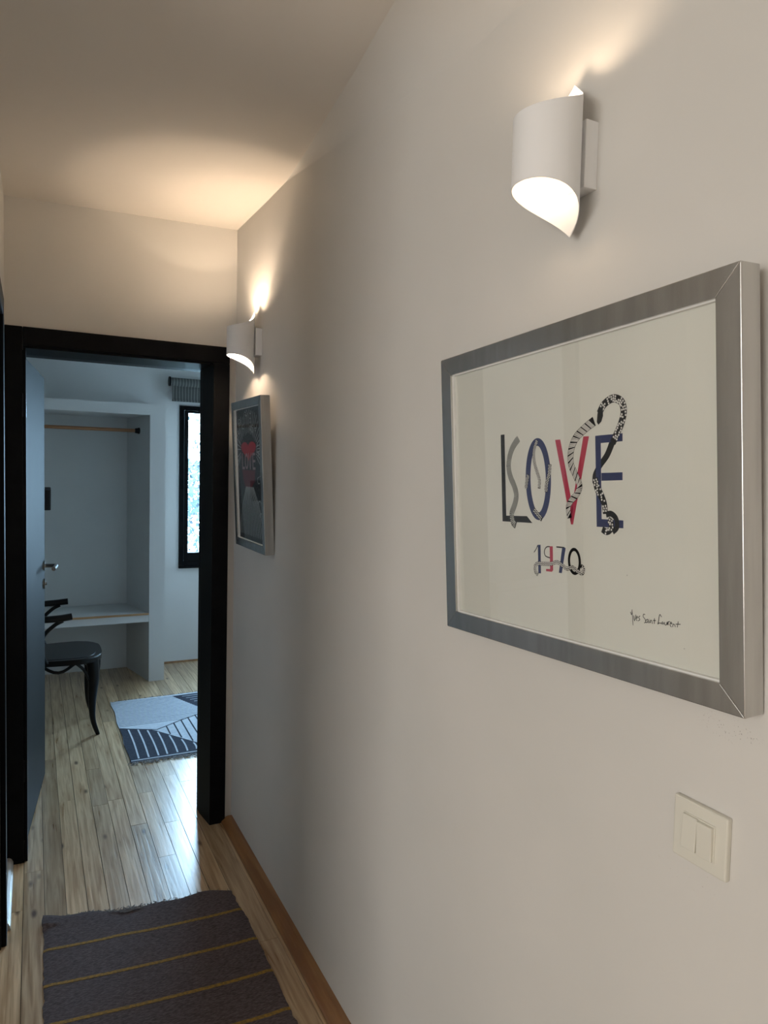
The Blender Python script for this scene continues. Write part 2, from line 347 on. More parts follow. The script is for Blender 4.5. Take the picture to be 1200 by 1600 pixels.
# leaf
h0 = Vector((-.027, 3.085, 0)); h1 = Vector((.046, 3.735, 0)); dv = (h1-h0); LW = dv.length; dv.normalize(); nv = Vector((dv.y, -dv.x, 0))
LM = Matrix(((dv.x, -nv.x, 0, h0.x), (dv.y, -nv.y, 0, h0.y), (0, 0, 1, 0), (0, 0, 0, 1)))   # local x along leaf, local -y is the visible face
leaf = obj('door_leaf', box(bmesh.new(), (0, 0, .010), (LW, .040, 1.930), LM), M['door_black'], d1, bevel=.0015)
def handle_side(s):
    # s=-1 visible side
    y0 = 0 if s < 0 else .040
    bm = bmesh.new(); hx = LW-.055
    tube(bm, [LM @ Vector((hx, y0, 1.04)), LM @ Vector((hx, y0+s*.008, 1.04))], .025, 20)
    tube(bm, [LM @ Vector(p) for p in ((hx, y0+s*.006, 1.04), (hx, y0+s*.046, 1.04), (hx-.004, y0+s*.054, 1.04), (hx-.012, y0+s*.056, 1.04), (hx-.125, y0+s*.056, 1.04))], .0095, 14)
    obj('handle', bm, M['steel'], leaf, smooth=True)
    bm = bmesh.new(); tube(bm, [LM @ Vector((hx, y0, .955)), LM @ Vector((hx, y0+s*.009, .955))], .025, 20)
    tube(bm, [LM @ Vector((hx, y0+s*.008, .955)), LM @ Vector((hx, y0+s*.016, .955))], .008, 12)
    obj('escutcheon', bm, M['steel'], leaf, smooth=True)
handle_side(-1); handle_side(1)
for z in (.25, 1.7):
    obj('hinge', tube(bmesh.new(), [(h0.x-.004, h0.y-.006, z), (h0.x-.004, h0.y-.006, z+.09)], .007, 10), M['steel'], d1, smooth=True)

# ---------------------------------------------------------------- door_2: left doorway, standing open
d2 = empty_struct('door_2', 'black doorway in the left hall wall, seen edge on')
obj('architrave', boxes(((XL-.001, 2.418, 0), (-.080, 2.480, HT))), M['black'], d2, bevel=.002)
obj('architrave', boxes(((XL-.001, 1.70, 0), (-.080, 1.762, HT))), M['black'], d2, bevel=.002)
obj('architrave', boxes(((XL-.001, 1.7625, 1.96), (-.080, 2.4175, HT))), M['black'], d2, bevel=.002)
obj('jamb', boxes(((-.221, 2.405, 0), (XL-.0012, 2.421, 2.0))), M['black'], d2)
obj('jamb', boxes(((-.221, 1.759, 0), (XL-.0012, 1.775, 2.0))), M['black'], d2)
obj('head_jamb', boxes(((-.221, 1.7755, 1.985), (XL-.0012, 2.4045, 2.001))), M['black'], d2)

# ---------------------------------------------------------------- windows
def window(name, x0, x1, z0, z1, y, label, glass_split):
    w = empty_struct(name, label)
    f = .034
    bm = boxes(((x0, y-.014, z0), (x0+f, y+.06, z1)), ((x1-f, y-.014, z0), (x1, y+.06, z1)), ((x0+f, y-.014, z0), (x1-f, y+.06, z0+f)), ((x0+f, y-.014, z1-f), (x1-f, y+.06, z1)))
    obj('window_frame', bm, M['black'], w)
    xs = [x0+f]+glass_split+[x1-f]
    for a, b in zip(xs, xs[1:]):
        s = .030; c, d, e, g = a+.002, b-.002, z0+f+.002, z1-f-.002
        o = obj('sash', boxes(((c, y-.030, e), (c+s, y+.02, g)), ((d-s, y-.030, e), (d, y+.02, g)), ((c+s, y-.030, e), (d-s, y+.02, e+.065)), ((c+s, y-.030, g-s*.6), (d-s, y+.02, g))), M['black'], w, bevel=.003)
        obj('pane', boxes(((c+s-.002, y-.004, e+.06), (d-s+.002, y, g-s*.5))), M['glass'], o)
    obj('window_sill', boxes(((x0-.004, y-.045, z0-.020), (x1+.004, y-.016, z0-.0002))), M['black'], w, bevel=.003)
    return w
window('window_1', 1.012, 1.985, .768, 2.012, BY, 'tall black-framed bedroom window with bright garden view', [1.50])

# alcove bench and rod
bench = thing('bench', 'white plaster bench with thin wooden top filling the alcove', 'bench', (0, 5.35, .43))
sl = lambda y: .731-(.731-.630)*(y-5.15)/.45
bm = bmesh.new(); prism(bm, [(-.999, 5.152), (sl(5.152)-.001, 5.152), (sl(5.597)-.001, 5.597), (-.999, 5.597)], 0, .062); o = obj('bench_slab', bm, M['plaster_white'], bench, bevel=.0015); o.location = (0, -5.35, 0)
o = obj('bench_edging', boxes(((-.999, 5.146, .050), (.729, 5.1518, .064))), M['bench_wood'], bench); o.location = (0, -5.35, 0)
rod = thing('clothes_rod', 'wooden clothes rod with black end cap across the alcove', 'rod', (0, 5.36, 1.79))
obj('pole', tube(bmesh.new(), [(-.99, 0, 0), (.672, 0, 0)], .0125, 14), M['rod_wood'], rod, smooth=True)
obj('end_cap', tube(bmesh.new(), [(.655, 0, 0), (.672, 0, 0), (.690, 0, 0)], [.017, .020, .026], 16), M['chair_black'], rod, smooth=True)

# blind
bl = thing('window_blind', 'striped grey fabric blind rolled up above the bedroom window', 'blind', (1.0, BY-.06, 2.12))
bm = bmesh.new(); tube(bm, [(-.07, -.02, .062), (.98, -.02, .062)], .032, 18); obj('roll', bm, M['blind'], bl, smooth=True)
obj('valance', boxes(((-.055, -.016, -.075), (.97, -.010, .062))), M['blind'], bl)
obj('hem_bar', boxes(((-.055, -.024, -.084), (.97, -.004, -.070))), M['blind'], bl, bevel=.003)
obj('end_cap', tube(bmesh.new(), [(-.082, -.02, .064), (-.070, -.02, .064)], .036, 18), M['black'], bl, smooth=True)
obj('bracket', boxes(((-.072, -.02, .06), (-.064, .06, .08))), M['black'], bl)
obj('bracket', boxes(((.972, -.02, .06), (.98, .06, .08))), M['black'], bl)

# television edge on the left
tv = thing('television', 'black angular edge of a wall screen just past the open door', 'television', (-.33, 4.8, 1.33))
TM = Matrix.Rotation(math.radians(18), 4, 'X')
obj('screen', box(bmesh.new(), (-.42, -.025, -.085), (.425, .022, .055), TM), M['tv'], tv, bevel=.006)
obj('wall_arm', tube(bmesh.new(), [(-.1, .02, -.03), (-.1, .25, -.03), (-.669, .25, -.03)], .018, 10), M['tv'], tv, smooth=True)

# ---------------------------------------------------------------- bentwood armchair (faces +x)
ch = thing('armchair', 'black bentwood armchair half hidden behind the open door leaf', 'chair', (.12, 4.38, 0))
SEATZ = .455
def seat_outline(s=1.0, n=40):
    pts = []
    for k in range(n):
        a = 2*PI*k/n; c, q = math.cos(a), math.sin(a)
        e = .62; px = abs(c)**e*(1 if c > 0 else -1); py = abs(q)**e*(1 if q > 0 else -1)
        pts.append((px*.232*s, py*(.225+.025*px)*s))
    return pts
bm = bmesh.new(); prism(bm, seat_outline(), SEATZ-.030, SEATZ); obj('seat_rim', bm, M['chair_black'], ch, bevel=.007)
bm = bmesh.new(); prism(bm, seat_outline(.86), SEATZ-.004, SEATZ+.002); obj('seat', bm, M['chair_black'], ch, bevel=.002)
def leg(pts, rad):
    p = spline(pts, 6); n = len(p); m = len(rad); rr = []
    for i in range(n):
        t = i/(n-1)*(m-1); j = min(int(t), m-2); rr.append(rad[j]+(rad[j+1]-rad[j])*(t-j))
    obj('leg', tube(bmesh.new(), p, rr, 12), M['chair_black'], ch, smooth=True)
for sy in (-1, 1):
    leg([(.172, sy*.165, SEATZ-.02), (.180, sy*.170, .33), (.172, sy*.172, .20), (.176, sy*.170, .09), (.203, sy*.165, 0)], [.036, .030, .021, .015, .011])
    # small braces between leg and rim
    bm = bmesh.new(); tube(bm, spline([(.185, sy*.165, .30), (.205, sy*.155, .36), (.212, sy*.13, SEATZ-.03)], 5), .008, 8)
    tube(bm, spline([(.165, sy*.175, .30), (.13, sy*.19, .38), (.09, sy*.205, SEATZ-.03)], 5), .008, 8); obj('brace', bm, M['chair_black'], ch, smooth=True)
    # rear leg running up into the back
    leg([(-.26, sy*.19, 0), (-.215, sy*.185, .25), (-.205, sy*.18, SEATZ), (-.235, sy*.18, .62), (-.28, sy*.165, .78)], [.012, .016, .018, .015, .014])
    # arm: horizontal rest with curled support
    arm = obj('arm', tube(bmesh.new(), spline([(-.235, sy*.19, .68), (-.1, sy*.24, .690), (.0, sy*.25, .694), (.064, sy*.245, .700)], 6), [(.020, .016)]*19, 10), M['chair_black'], ch, smooth=True)
    obj('arm_support', tube(bmesh.new(), spline([(.020, sy*.245, .680), (-.025, sy*.245, .655), (-.075, sy*.24, .60), (-.085, sy*.235, .52), (-.06, sy*.225, SEATZ-.01)], 6), .0105, 10), M['chair_black'], arm, smooth=True)
bm = bmesh.new(); tube(bm, spline([(-.28, -.165, .78), (-.30, -.12, .85), (-.31, 0, .875), (-.30, .12, .85), (-.28, .165, .78)], 7), .014, 10); obj('back_bow', bm, M['chair_black'], ch, smooth=True)
bm = bmesh.new(); box(bm, (-.285, -.16, .62), (-.272, .16, .70)); box(bm, (-.272, -.03, .46), (-.262, .03, .84)); obj('backrest', bm, M['chair_black'], ch, bevel=.004)
# hoop under the seat
pts = []
for k in range(41):
    a = 2*PI*k/40; pts.append((.155*math.cos(a), .150*math.sin(a), .385 - .045*abs(math.cos(2*a))**2 + .03))
obj('hoop', tube(bmesh.new(), pts, .009, 8, caps=False), M['chair_black'], ch, smooth=True)

# ---------------------------------------------------------------- rugs
def zat(x, y): return .0045 + .0016*noise.noise(Vector((x*7, y*7, 1)))
rug = thing('runner_rug', 'dark brown woven runner with thin mustard stripes on the hall floor', 'rug', (.33, 1.5, 0))
Y0, Y1 = .55, 2.50
def rug_xy(s, t):         # s 0..1 across, t 0..1 along
    y = Y0 + (Y1-Y0)*t
    y += -.085*s*t + .010*math.sin(9*s+.6)*(t**6) + .006*math.sin(21*s+2)*(t**6)
    w = .007*noise.noise(Vector((y*9, s*3, 0)))+.004*noise.noise(Vector((y*40, s*3, 0)))
    xl = .022+w; xr = .640 + .007*noise.noise(Vector((y*8+5, 4, 0))) + .004*noise.noise(Vector((y*45+5, 4, 0)))-.012*max(0, (t-.92))/.08
    return xl+(xr-xl)*s-.33, y-1.5
def rug_z(s, t):
    edge = min(1, min(s, 1-s)/.02, (1-t)/.008 if t > .5 else 1)
    z = .0035+.0035*max(0, edge) + .003*max(0, noise.noise(Vector((s*4, t*14, 2))))
    if t > .96: z += .006*max(0, math.sin(s*8.5+.4))*((t-.96)/.04)
    if t > .975 and s < .10: z += .012*(1-s/.10)
    return z
bm = bmesh.new(); NS, NT = 44, 300
g = [[bm.verts.new((*rug_xy(i/NS, j/NT), rug_z(i/NS, j/NT))) for i in range(NS+1)] for j in range(NT+1)]
for j in range(NT):
    for i in range(NS): bm.faces.new((g[j][i], g[j][i+1], g[j+1][i+1], g[j+1][i]))
r = bmesh.ops.extrude_face_region(bm, geom=bm.faces[:])
for v in [e for e in r['geom'] if isinstance(e, bmesh.types.BMVert)]: v.co.z = .0004
bmesh.ops.reverse_faces(bm, faces=[f for f in bm.faces if all(v.co.z < .001 for v in f.verts)])
obj('weave', bm, M['rag_rug'], rug, smooth=True)
def t_for(s, yline): # invert
    lo, hi = 0, 1
    for _ in range(30):
        m_ = (lo+hi)/2
        if rug_xy(s, m_)[1]+1.5 < yline: lo = m_
        else: hi = m_
    return lo
for yl, yr in ((2.337, 2.287), (2.168, 2.118), (2.008, 1.956), (1.842, 1.790), (1.67, 1.62), (1.5, 1.45), (1.33, 1.28), (1.16, 1.11), (.99, .94), (.82, .77)):
    bm = bmesh.new(); prev = None
    for i in range(61):
        s = i/60; yy = yl+(yr-yl)*s - .010*math.sin(PI*s)*.6 + .0012*noise.noise(Vector((s*30, yl, 0)))
        if s > .9: yy += .006*(s-.9)/.1
        row = []
        for dy in (-.0058, .0058):
            t = t_for(s, yy+dy); px, py = rug_xy(s, t); row.append(bm.verts.new((px, py, rug_z(s, t)+.0009)))
        if prev: bm.faces.new((prev[0], row[0], row[1], prev[1]))
        prev = row
    r = bmesh.ops.extrude_face_region(bm, geom=bm.faces[:])
    for v in [e for e in r['geom'] if isinstance(e, bmesh.types.BMVert)]: v.co.z -= .0016
    obj('stripe', bm, M['rug_yellow'], rug)
def fringe(name, parent, pts_dirs, m, rad=.0009):
    bm = bmesh.new()
    for p, d, ln in pts_dirs:
        q = [Vector(p)+Vector(d)*ln*t+Vector((random.uniform(-.004, .004)*t, random.uniform(-.002, .002)*t, .001+.002*random.random()*t)) for t in (0, .4, .75, 1)]
        tube(bm, q, rad, 4)
    o = obj(name, bm, m, parent); o['kind'] = 'stuff'
fr = []
for k in range(150):
    s = random.random(); x_, y_ = rug_xy(s, 1); fr.append(((x_, y_-.004, .004), (random.uniform(-.6, .6), random.uniform(.3, 1), 0), random.uniform(.006, .018)))
for k in range(120):
    s = random.gauss(.44, .035); x_, y_ = rug_xy(s, 1); fr.append(((x_, y_-.01, .008), (random.uniform(-1, 1), random.uniform(-.5, 1), .1), random.uniform(.012, .03)))
fringe('fringe', rug, fr, M['fringe'])

rug2 = thing('kilim_rug', 'flat-woven navy and pale striped rug with fringe on the bedroom floor', 'rug', (.85, 4.2, 0))
def loc2(p, z): return (p[0]-.85, p[1]-4.2, z)
XE = 1.36
def sheet(pts, z0, z1, sub=0):
    bm = bmesh.new(); prism(bm, [(a-.85, b-4.2) for a, b in pts], z0, z1); return bm
lw = lambda y: .441 + .004*math.sin(y*17)
left_edge = [(lw(y), y) for y in [3.715+.07*i for i in range(16)]]
obj('field', sheet([(XE, 3.722), (XE, 4.775), (.445, 4.75)]+left_edge[::-1], .0004, .006), M['rug_light'], rug2)
navy = [left_edge[0], (XE, 3.722), (XE, 3.745), (.842, 3.800), (.796, 3.870), (.631, 4.121), (.60, 4.155), (.539, 4.183), (lw(4.234), 4.234), (lw(4.1), 4.1), (lw(3.95), 3.95), (lw(3.8), 3.8)]
obj('navy_field', sheet(navy, .0045, .0066), M['rug_navy'], rug2)
obj('navy_field', sheet([(.821, 4.732), (XE, 4.760), (XE, 4.0), (1.10, 4.15), (.929, 4.471)], .0045, .0066), M['rug_navy'], rug2)
def line(a, b, w, z=.0072, bend=0, zlo=.0055):
    a, b = Vector(a), Vector(b); d = (b-a).normalized(); n_ = Vector((-d.y, d.x)); bm = bmesh.new(); K = 8; up = []; dn = []
    for k in range(K+1):
        t = k/K; p = a+(b-a)*t+n_*bend*math.sin(PI*t); up.append(p+n_*w/2); dn.append(p-n_*w/2)
    prism(bm, [(p.x-.85, p.y-4.2) for p in up+dn[::-1]], zlo, z); return bm
for a, b in (((.485, 4.200), (.485, 3.752)), ((.535, 4.180), (.535, 3.750)), ((.583, 4.150), (.585, 3.754)), ((.633, 4.100), (.630, 3.755)), ((.684, 4.020), (.683, 3.758)), ((.736, 3.935), (.735, 3.758)), ((.787, 3.860), (.785, 3.765)), ((.835, 3.800), (.835, 3.765))):
    obj('stripe', line(a, b, .0085, bend=.004), M['rug_light'], rug2)
obj('stripe', line((.445, 3.732), (XE, 3.735), .010), M['rug_light'], rug2)
for a, b in (((.693, 4.174), (.693, 4.040)), ((.741, 4.211), (.742, 3.965)), ((.790, 4.25), (.790, 3.890)), ((.836, 4.28), (.838, 3.82)), ((.884, 4.30), (.886, 3.80)), ((.932, 4.30), (.934, 3.80)), ((.98, 4.25), (.98, 3.80))):
    obj('stripe', line(a, b, .0075, z=.0070), M['rug_navy'], rug2)
# boundary zigzag, dark
bd = [(lw(4.234), 4.238), (.539, 4.187), (.633, 4.140), (.690, 4.178), (.786, 4.246), (.889, 4.305), (.93, 4.33)]
for a, b in zip(bd, bd[1:]): obj('border', line(a, b, .007, z=.0071), M['rug_navy'], rug2)
# thin dark lines of the pale field
k = 0
yy = 4.238
while yy < 4.735:
    yy += .0245; k += 1
    xr = .821 + (.929-.821)*max(0, (4.732-yy))/(4.732-4.471) if yy > 4.471 else .929-.0+(yy-4.33)*.0
    if yy < 4.34: xr = .633+(yy-4.14)/(4.305-4.14)*(.889-.633)+.0
    if yy > 4.73: break
    obj('thin_stripe', line((lw(yy)+.003, yy+.004), (min(xr, .935), yy-.004 if yy > 4.34 else yy), .0042, z=.0066), M['rug_navy'], rug2)
for j in range(6):
    y_ = 4.705-.042*j; obj('thin_stripe', line((.86+.018*j+.02, y_-.005), (XE, y_+.012), .005, z=.0072), M['rug_light'], rug2)
fr = []
for k in range(420):
    x_ = random.uniform(.442, XE); fr.append(((x_-.85, 3.724-4.2, .004), (random.uniform(-.7, .7), -1, 0), random.uniform(.02, .055)))
for k in range(200):
    x_ = random.uniform(.46, XE); fr.append(((x_-.85, 4.75+.018*(x_-.45)-4.2, .003), (random.uniform(-.5, .5), 1, 0), random.uniform(.01, .03)))
fringe('fringe', rug2, fr, M['fringe'], .0012)

# ---------------------------------------------------------------- wall sconces
def shade_h(th): return .0510 + .063*(th/PI)**2.5
def sconce(y, sources, label):
    XC, ZC, R = .690, 1.988, .0508
    t = thing('wall_sconce', label, 'lamp', (XC, y, ZC), 'matching white wall sconces')
    bm = bmesh.new(); n = 96; rows = 12; grid = []
    for i in range(n):
        a = -PI + 2*PI*i/n; h = shade_h(abs(a))
        grid.append([(-R*math.cos(a), R*math.sin(a), -h+2*h*j/rows) for j in range(rows+1)])
    th = .0012
    vo = [[bm.verts.new(p) for p in c] for c in grid]
    vi = [[bm.verts.new((p[0]*(1-th/R), p[1]*(1-th/R), p[2])) for p in c] for c in grid]
    for i in range(n):
        k = (i+1) % n
        for j in range(rows):
            bm.faces.new((vo[i][j], vo[i][j+1], vo[k][j+1], vo[k][j])); bm.faces.new((vi[i][j], vi[k][j], vi[k][j+1], vi[i][j+1]))
        bm.faces.new((vo[i][0], vo[k][0], vi[k][0], vi[i][0])); bm.faces.new((vo[i][-1], vi[i][-1], vi[k][-1], vo[k][-1]))
    obj('lamp_shade', bm, M['lamp_white'], t, smooth=True)
    obj('mounting_box', boxes(((R-.002, -.030, -.048), (XR-XC+.0005, .030, .052))), M['lamp_white'], t, bevel=.0012)
    obj('lamp_holder', tube(bmesh.new(), [(R-.004, 0, 0), (.014, 0, 0)], .010, 12), M['lamp_white'], t, smooth=True)
    bm = bmesh.new(); bmesh.ops.create_uvsphere(bm, u_segments=14, v_segments=8, radius=.011, matrix=Matrix.Translation((-.002, 0, 0)) @ Matrix.Diagonal((1.5, 1, 1, 1)))
    obj('bulb', bm, M['bulb'], t, smooth=True)
    for sz, power, soft in sources:
        up = power < 0
        l = bpy.data.lights.new('bulb_light', 'SPOT' if up else 'POINT'); l.energy = abs(power);
        if up: l.spot_size = math.radians(172); l.spot_blend = .35
        l.color = LAMP_COLOR; l.shadow_soft_size = soft
        o = bpy.data.objects.new('bulb_light', l); COL.objects.link(o); o.parent = t; o.location = (-.002, 0, sz)
        if up: o.rotation_euler = (PI, 0, 0)
    return t
sconce(.860, [(-.034, LAMP_POWER[0]*.055, .012), (.034, -LAMP_POWER[0]*.92, .016)], 'white curled metal wall sconce above the landscape picture')
sconce(2.600, [(.012, LAMP_POWER[1]*.34, .003), (.030, LAMP_POWER[1]*.50, .020), (-.036, LAMP_POWER[1]*.16, .010)], 'white curled metal wall sconce by the hall corner above the dark poster')

# ---------------------------------------------------------------- light switch
sw = thing('light_switch', 'cream double rocker light switch low on the right wall', 'switch', (XR, .593, 1.052))
obj('switch_plate', boxes(((-.0085, -.0400, -.040), (.0004, .0400, .040))), M['switch'], sw, bevel=.0022)
obj('switch_well', boxes(((-.0100, -.0235, -.0235), (-.007, .0235, .0235))), M['switch'], sw, bevel=.0006)
for k, (y0, y1) in enumerate(((.0003, .0222), (-.0222, -.0003))):
    tilt = Matrix.Rotation(math.radians(3.2 if k == 0 else -1.5), 4, 'Y')
    obj('rocker', box(bmesh.new(), (-.0145, y0, -.0218), (-.008, y1, .0218), tilt), M['switch'], sw, bevel=.0010)

# ---------------------------------------------------------------- pictures
def frame_matrix(o, u, v, n): return Matrix(((u[0], v[0], n[0], o[0]), (u[1], v[1], n[1], o[1]), (u[2], v[2], n[2], o[2]), (0, 0, 0, 1)))
def picture(name, label, P, Wd, Ht, depth, border, recess, paper_m, glass='glass'):
    t = thing(name, label, 'picture'); t.matrix_world = P
    b = border
    def rail(pts):
        bm = bmesh.new(); prism(bm, pts, -depth, 0); return obj('frame_rail', bm, M['frame_silver'], t, bevel=.0009)
    rail([(0, 0), (Wd, 0), (Wd-b, b), (b, b)]); rail([(Wd, .0), (Wd, Ht), (Wd-b, Ht-b), (Wd-b, b)])
    rail([(Wd, Ht), (0, Ht), (b, Ht-b), (Wd-b, Ht-b)]); rail([(0, Ht), (0, 0), (b, b), (b, Ht-b)])
    e = .0015
    obj('backing', boxes(((b*.6, b*.6, -recess-.006), (Wd-b*.6, Ht-b*.6, -recess-.0012))), M['rabbet'], t)
    obj('poster', boxes(((b-.003, b-.003, -recess-.0012), (Wd-b+.003, Ht-b+.003, -recess))), paper_m, t)
    # inner spacer
    bm = boxes(((b-.001, b-.001, -recess), (b+.0022, Ht-b+.001, -.0045)), ((Wd-b-.0022, b-.001, -recess), (Wd-b+.001, Ht-b+.001, -.0045)), ((b, b-.001, -recess), (Wd-b, b+.0022, -.0045)), ((b, Ht-b-.0022, -recess), (Wd-b, Ht-b+.001, -.0045)))
    obj('spacer', bm, M['rabbet'], t)
    obj('glass', boxes(((b-.001, b-.001, -.0072), (Wd-b+.001, Ht-b+.001, -.0056))), M[glass], t)
    return t
BIG = frame_matrix((.7293, 1.1663, 1.2081), (-.001359, -.999352, .035963), (-.037744, .035988, .998639), (-.999287, 0, -.037768))
SML = frame_matrix((.7277, 2.7780, 1.2162), (.000536, -.999941, -.01085), (-.049354, -.010863, .998722), (-.998781, 0, -.049357))
RC = .0105
big = picture('framed_poster', 'large landscape poster with bright LOVE 1970 lettering in a silver frame', BIG, .648, .520, .0330, .0335, RC, M['paper'])
sml = picture('framed_poster', 'small portrait dark poster with red heart in a silver frame', SML, .3995, .5605, .0340, .030, RC, M['dark_paper'], 'glass_matte')

class Print:
    """flat ink shapes lying on a poster; one mesh per named part"""
    def __init__(s): s.bm = bmesh.new()
    def poly(s, pts, z):
        vs = [s.bm.verts.new((p[0], p[1], z)) for p in pts]
        f = s.bm.faces.new(vs); return f
    def strip(s, pts, w, z, n=6, closed=False):
        p = spline([(a, b, 0) for a, b in pts], n, closed); N = len(p); L = []; R = []
        for i in range(N):
            a = p[(i-1) % N] if closed else p[max(i-1, 0)]; b = p[(i+1) % N] if closed else p[min(i+1, N-1)]
            d = (b-a).normalized(); nn = Vector((-d.y, d.x, 0)); ww = w(i/(N-1)) if callable(w) else w
            L.append(p[i]+nn*ww/2); R.append(p[i]-nn*ww/2)
        for i in range(N if closed else N-1):
            k = (i+1) % N
            s.poly((L[i], L[k], R[k], R[i]), z)
        return p, L, R
    def build(s, name, m, parent):
        bmesh.ops.triangulate(s.bm, faces=s.bm.faces[:])
        for f in s.bm.faces:
            f.normal_update()
            if f.normal.z < 0: f.normal_flip()
        me = bpy.data.meshes.new(name); s.bm.to_mesh(me); s.bm.free(); return link(name, me, m, parent)
Z = -RC
def zl(k): return Z + .00004 + .00006*k
art = link('print', bpy.data.meshes.new('print_lettering'), None, None)
bpy.data.objects.remove(art)
def letter(pts_list, m, k=0, extra=None, label=None):
    p = Print()
    for pts in pts_list: p.poly(pts, zl(k))
    if extra: extra(p)
    o = p.build('letter', m, big)
    if label: o['label'] = label
    return o
# the word LOVE
letter([[(.176, .3621), (.1871, .3621), (.1871, .2220), (.176, .2118)], [(.176, .2118), (.1871, .2220), (.244, .2225), (.258, .2115)]], M['ink_black'], label='black letter L')
def ring(cx, cy, rx, ry, w):
    return lambda p: p.strip([(cx+rx*math.cos(a), cy+ry*math.sin(a)) for a in [2*PI*k/16 for k in range(16)]], w, zl(0), 5, True)
letter([], M['ink_blue'], extra=ring(.2745, .283, .0255, .0600, .0125), label='blue letter O')
letter([[(.3177, .3432), (.3296, .3430), (.3555, .2360), (.3505, .2125)], [(.3803, .3437), (.3923, .3432), (.3549, .2125), (.3505, .2125), (.3490, .2240)]], M['ink_red'], label='red letter V')
letter([[(.4049, .3427), (.4160, .3427), (.4150, .2111), (.4049, .2111)], [(.4160, .3427), (.4576, .3422), (.4574, .3313), (.4160, .3315)], [(.4160, .2888), (.4565, .2885), (.4563, .2775), (.4160, .2775)], [(.4150, .2225), (.4566, .2218), (.4563, .2108), (.4150, .2111)]], M['ink_blue'], label='blue letter E')
# 1970
def digit(name_label, m, polys, strips=()):
    p = Print()
    for q in polys: p.poly(q, zl(2))
    for q, w in strips: p.strip(q, w, zl(1), 5)
    o = p.build('digit', m, big); o['label'] = name_label
digit('blue upright of digit 1', M['ink_blue'], [[(.2707, .1765), (.2778, .1770), (.2773, .1305), (.2709, .1303)]])
digit('red stem of digit 9', M['ink_red'], [[(.3001, .1760), (.3075, .1765), (.3073, .1385), (.3040, .1356), (.2902, .1354), (.2903, .1390), (.3001, .1395)]])
digit('blue stem of digit 7', M['ink_blue'], [[(.3294, .1754), (.3376, .1760), (.3277, .1358), (.3208, .1358)]])
digit('black thin strokes of digits 1, 9 and 7', M['ink_black'], [], [([(.2706, .1760), (.2660, .1690), (.2605, .1636)], .0016), ([(.3001, .1755), (.2930, .1745), (.2880, .1700), (.2869, .1644), (.2900, .1595), (.3001, .1576)], .0018), ([(.3160, .1760), (.3260, .1760), (.3350, .1758)], .0022)])
p = Print(); p.strip([(.3565+.0118*math.cos(a), .1565+.0182*math.sin(a)) for a in [2*PI*k/14 for k in range(14)]], .0050, zl(2), 5, True); o = p.build('digit', M['ink_black'], big); o['label'] = 'black digit 0'
# patterned ribbons winding past the letters
def ribbon(path, w, kind, base=3, closed=False, label=None):
    r = Print(); pts, Lf, Rt = r.strip(path, w, zl(base), 8, closed); rb = r.build('ribbon', M['ink_black'], big)
    if label: rb['label'] = label
    q = Print(); rnd = random.Random(len(path))
    wv = [(Lf[i]-Rt[i]).length for i in range(len(pts))]
    # resample by arc length
    acc = [0]
    for i in range(1, len(pts)): acc.append(acc[-1]+(pts[i]-pts[i-1]).length)
    def at(s):
        for i in range(1, len(pts)):
            if acc[i] >= s:
                t = (s-acc[i-1])/max(1e-9, acc[i]-acc[i-1]); p_ = pts[i-1].lerp(pts[i], t); d = (pts[i]-pts[i-1]).normalized()
                return p_, Vector((-d.y, d.x, 0)), d, wv[i]
        d = (pts[-1]-pts[-2]).normalized(); return pts[-1], Vector((-d.y, d.x, 0)), d, wv[-1]
    T = acc[-1]
    if kind == 'diagonal':
        s = .002; k = 0
        while s < T-.008:
            a0, n0, d0, w0 = at(s); a1, n1, d1_, w1 = at(min(T, s+.0075)); wd = .0011 if k % 5 else .0002
            if k % 5 != 4: q.poly([a0+n0*w0*.46, a0+n0*w0*.46+d0*.00135, a1-n1*w1*.46+d1_*.00135, a1-n1*w1*.46], zl(base+1))
            s += .0019; k += 1
    elif kind in ('scales', 'scales_dark', 'beads'):
        step = {'scales': .0030, 'scales_dark': .0038, 'beads': .0028}[kind]; s = step*.7; k = 0
        while s < T-step*.4:
            a0, n0, d0, w0 = at(s); m_ = max(2, int(w0/step)); 
            for j in range(m_):
                c = a0+n0*w0*(((j+.5+(k % 2)*.25-.12)/m_)-.5)*.92
                if kind == 'scales_dark' and rnd.random() < .28: continue
                rr = step*(.35 if kind == 'scales' else .42); q.poly([c+Vector((math.cos(h)*rr, math.sin(h)*rr, 0)) for h in [2*PI*z_/7 for z_ in range(7)]], zl(base+1))
            s += step*.93; k += 1
    cells = q.build('pattern_cell', M['ink_white'] if kind != 'scales' else M['paper'], rb); cells['kind'] = 'stuff'
    return rb
ribbon([(.226, .352), (.210, .339), (.200, .322), (.197, .305), (.202, .288), (.212, .272), (.217, .256), (.211, .240), (.203, .226), (.206, .211), (.214, .206)], lambda t: .0120, 'scales', label='ribbon with small pale scales beside the letter L')
ribbon([(.2745, .346), (.266, .330), (.266, .312), (.272, .296), (.278, .282), (.277, .268)], .0065, 'beads', label='narrow beaded ribbon inside the letter O')
ribbon([(.3045, .306), (.302, .290), (.296, .276), (.294, .262)], .0075, 'beads', label='narrow beaded ribbon on the right of the letter O')
ribbon([(.250, .291), (.246, .280), (.243, .268)], .0075, 'beads', label='narrow beaded ribbon on the left of the letter O')
ribbon([(.262, .234), (.272, .226), (.283, .218)], .0080, 'beads', label='narrow beaded ribbon at the foot of the letter O')
ribbon([(.4035, .364), (.384, .355), (.364, .342), (.3535, .324), (.3530, .304), (.3625, .287), (.3710, .271), (.364, .258), (.352, .249), (.345, .238), (.3475, .222)], lambda t: .0145-.005*t, 'diagonal', label='wide diagonally striped ribbon across the letter V')
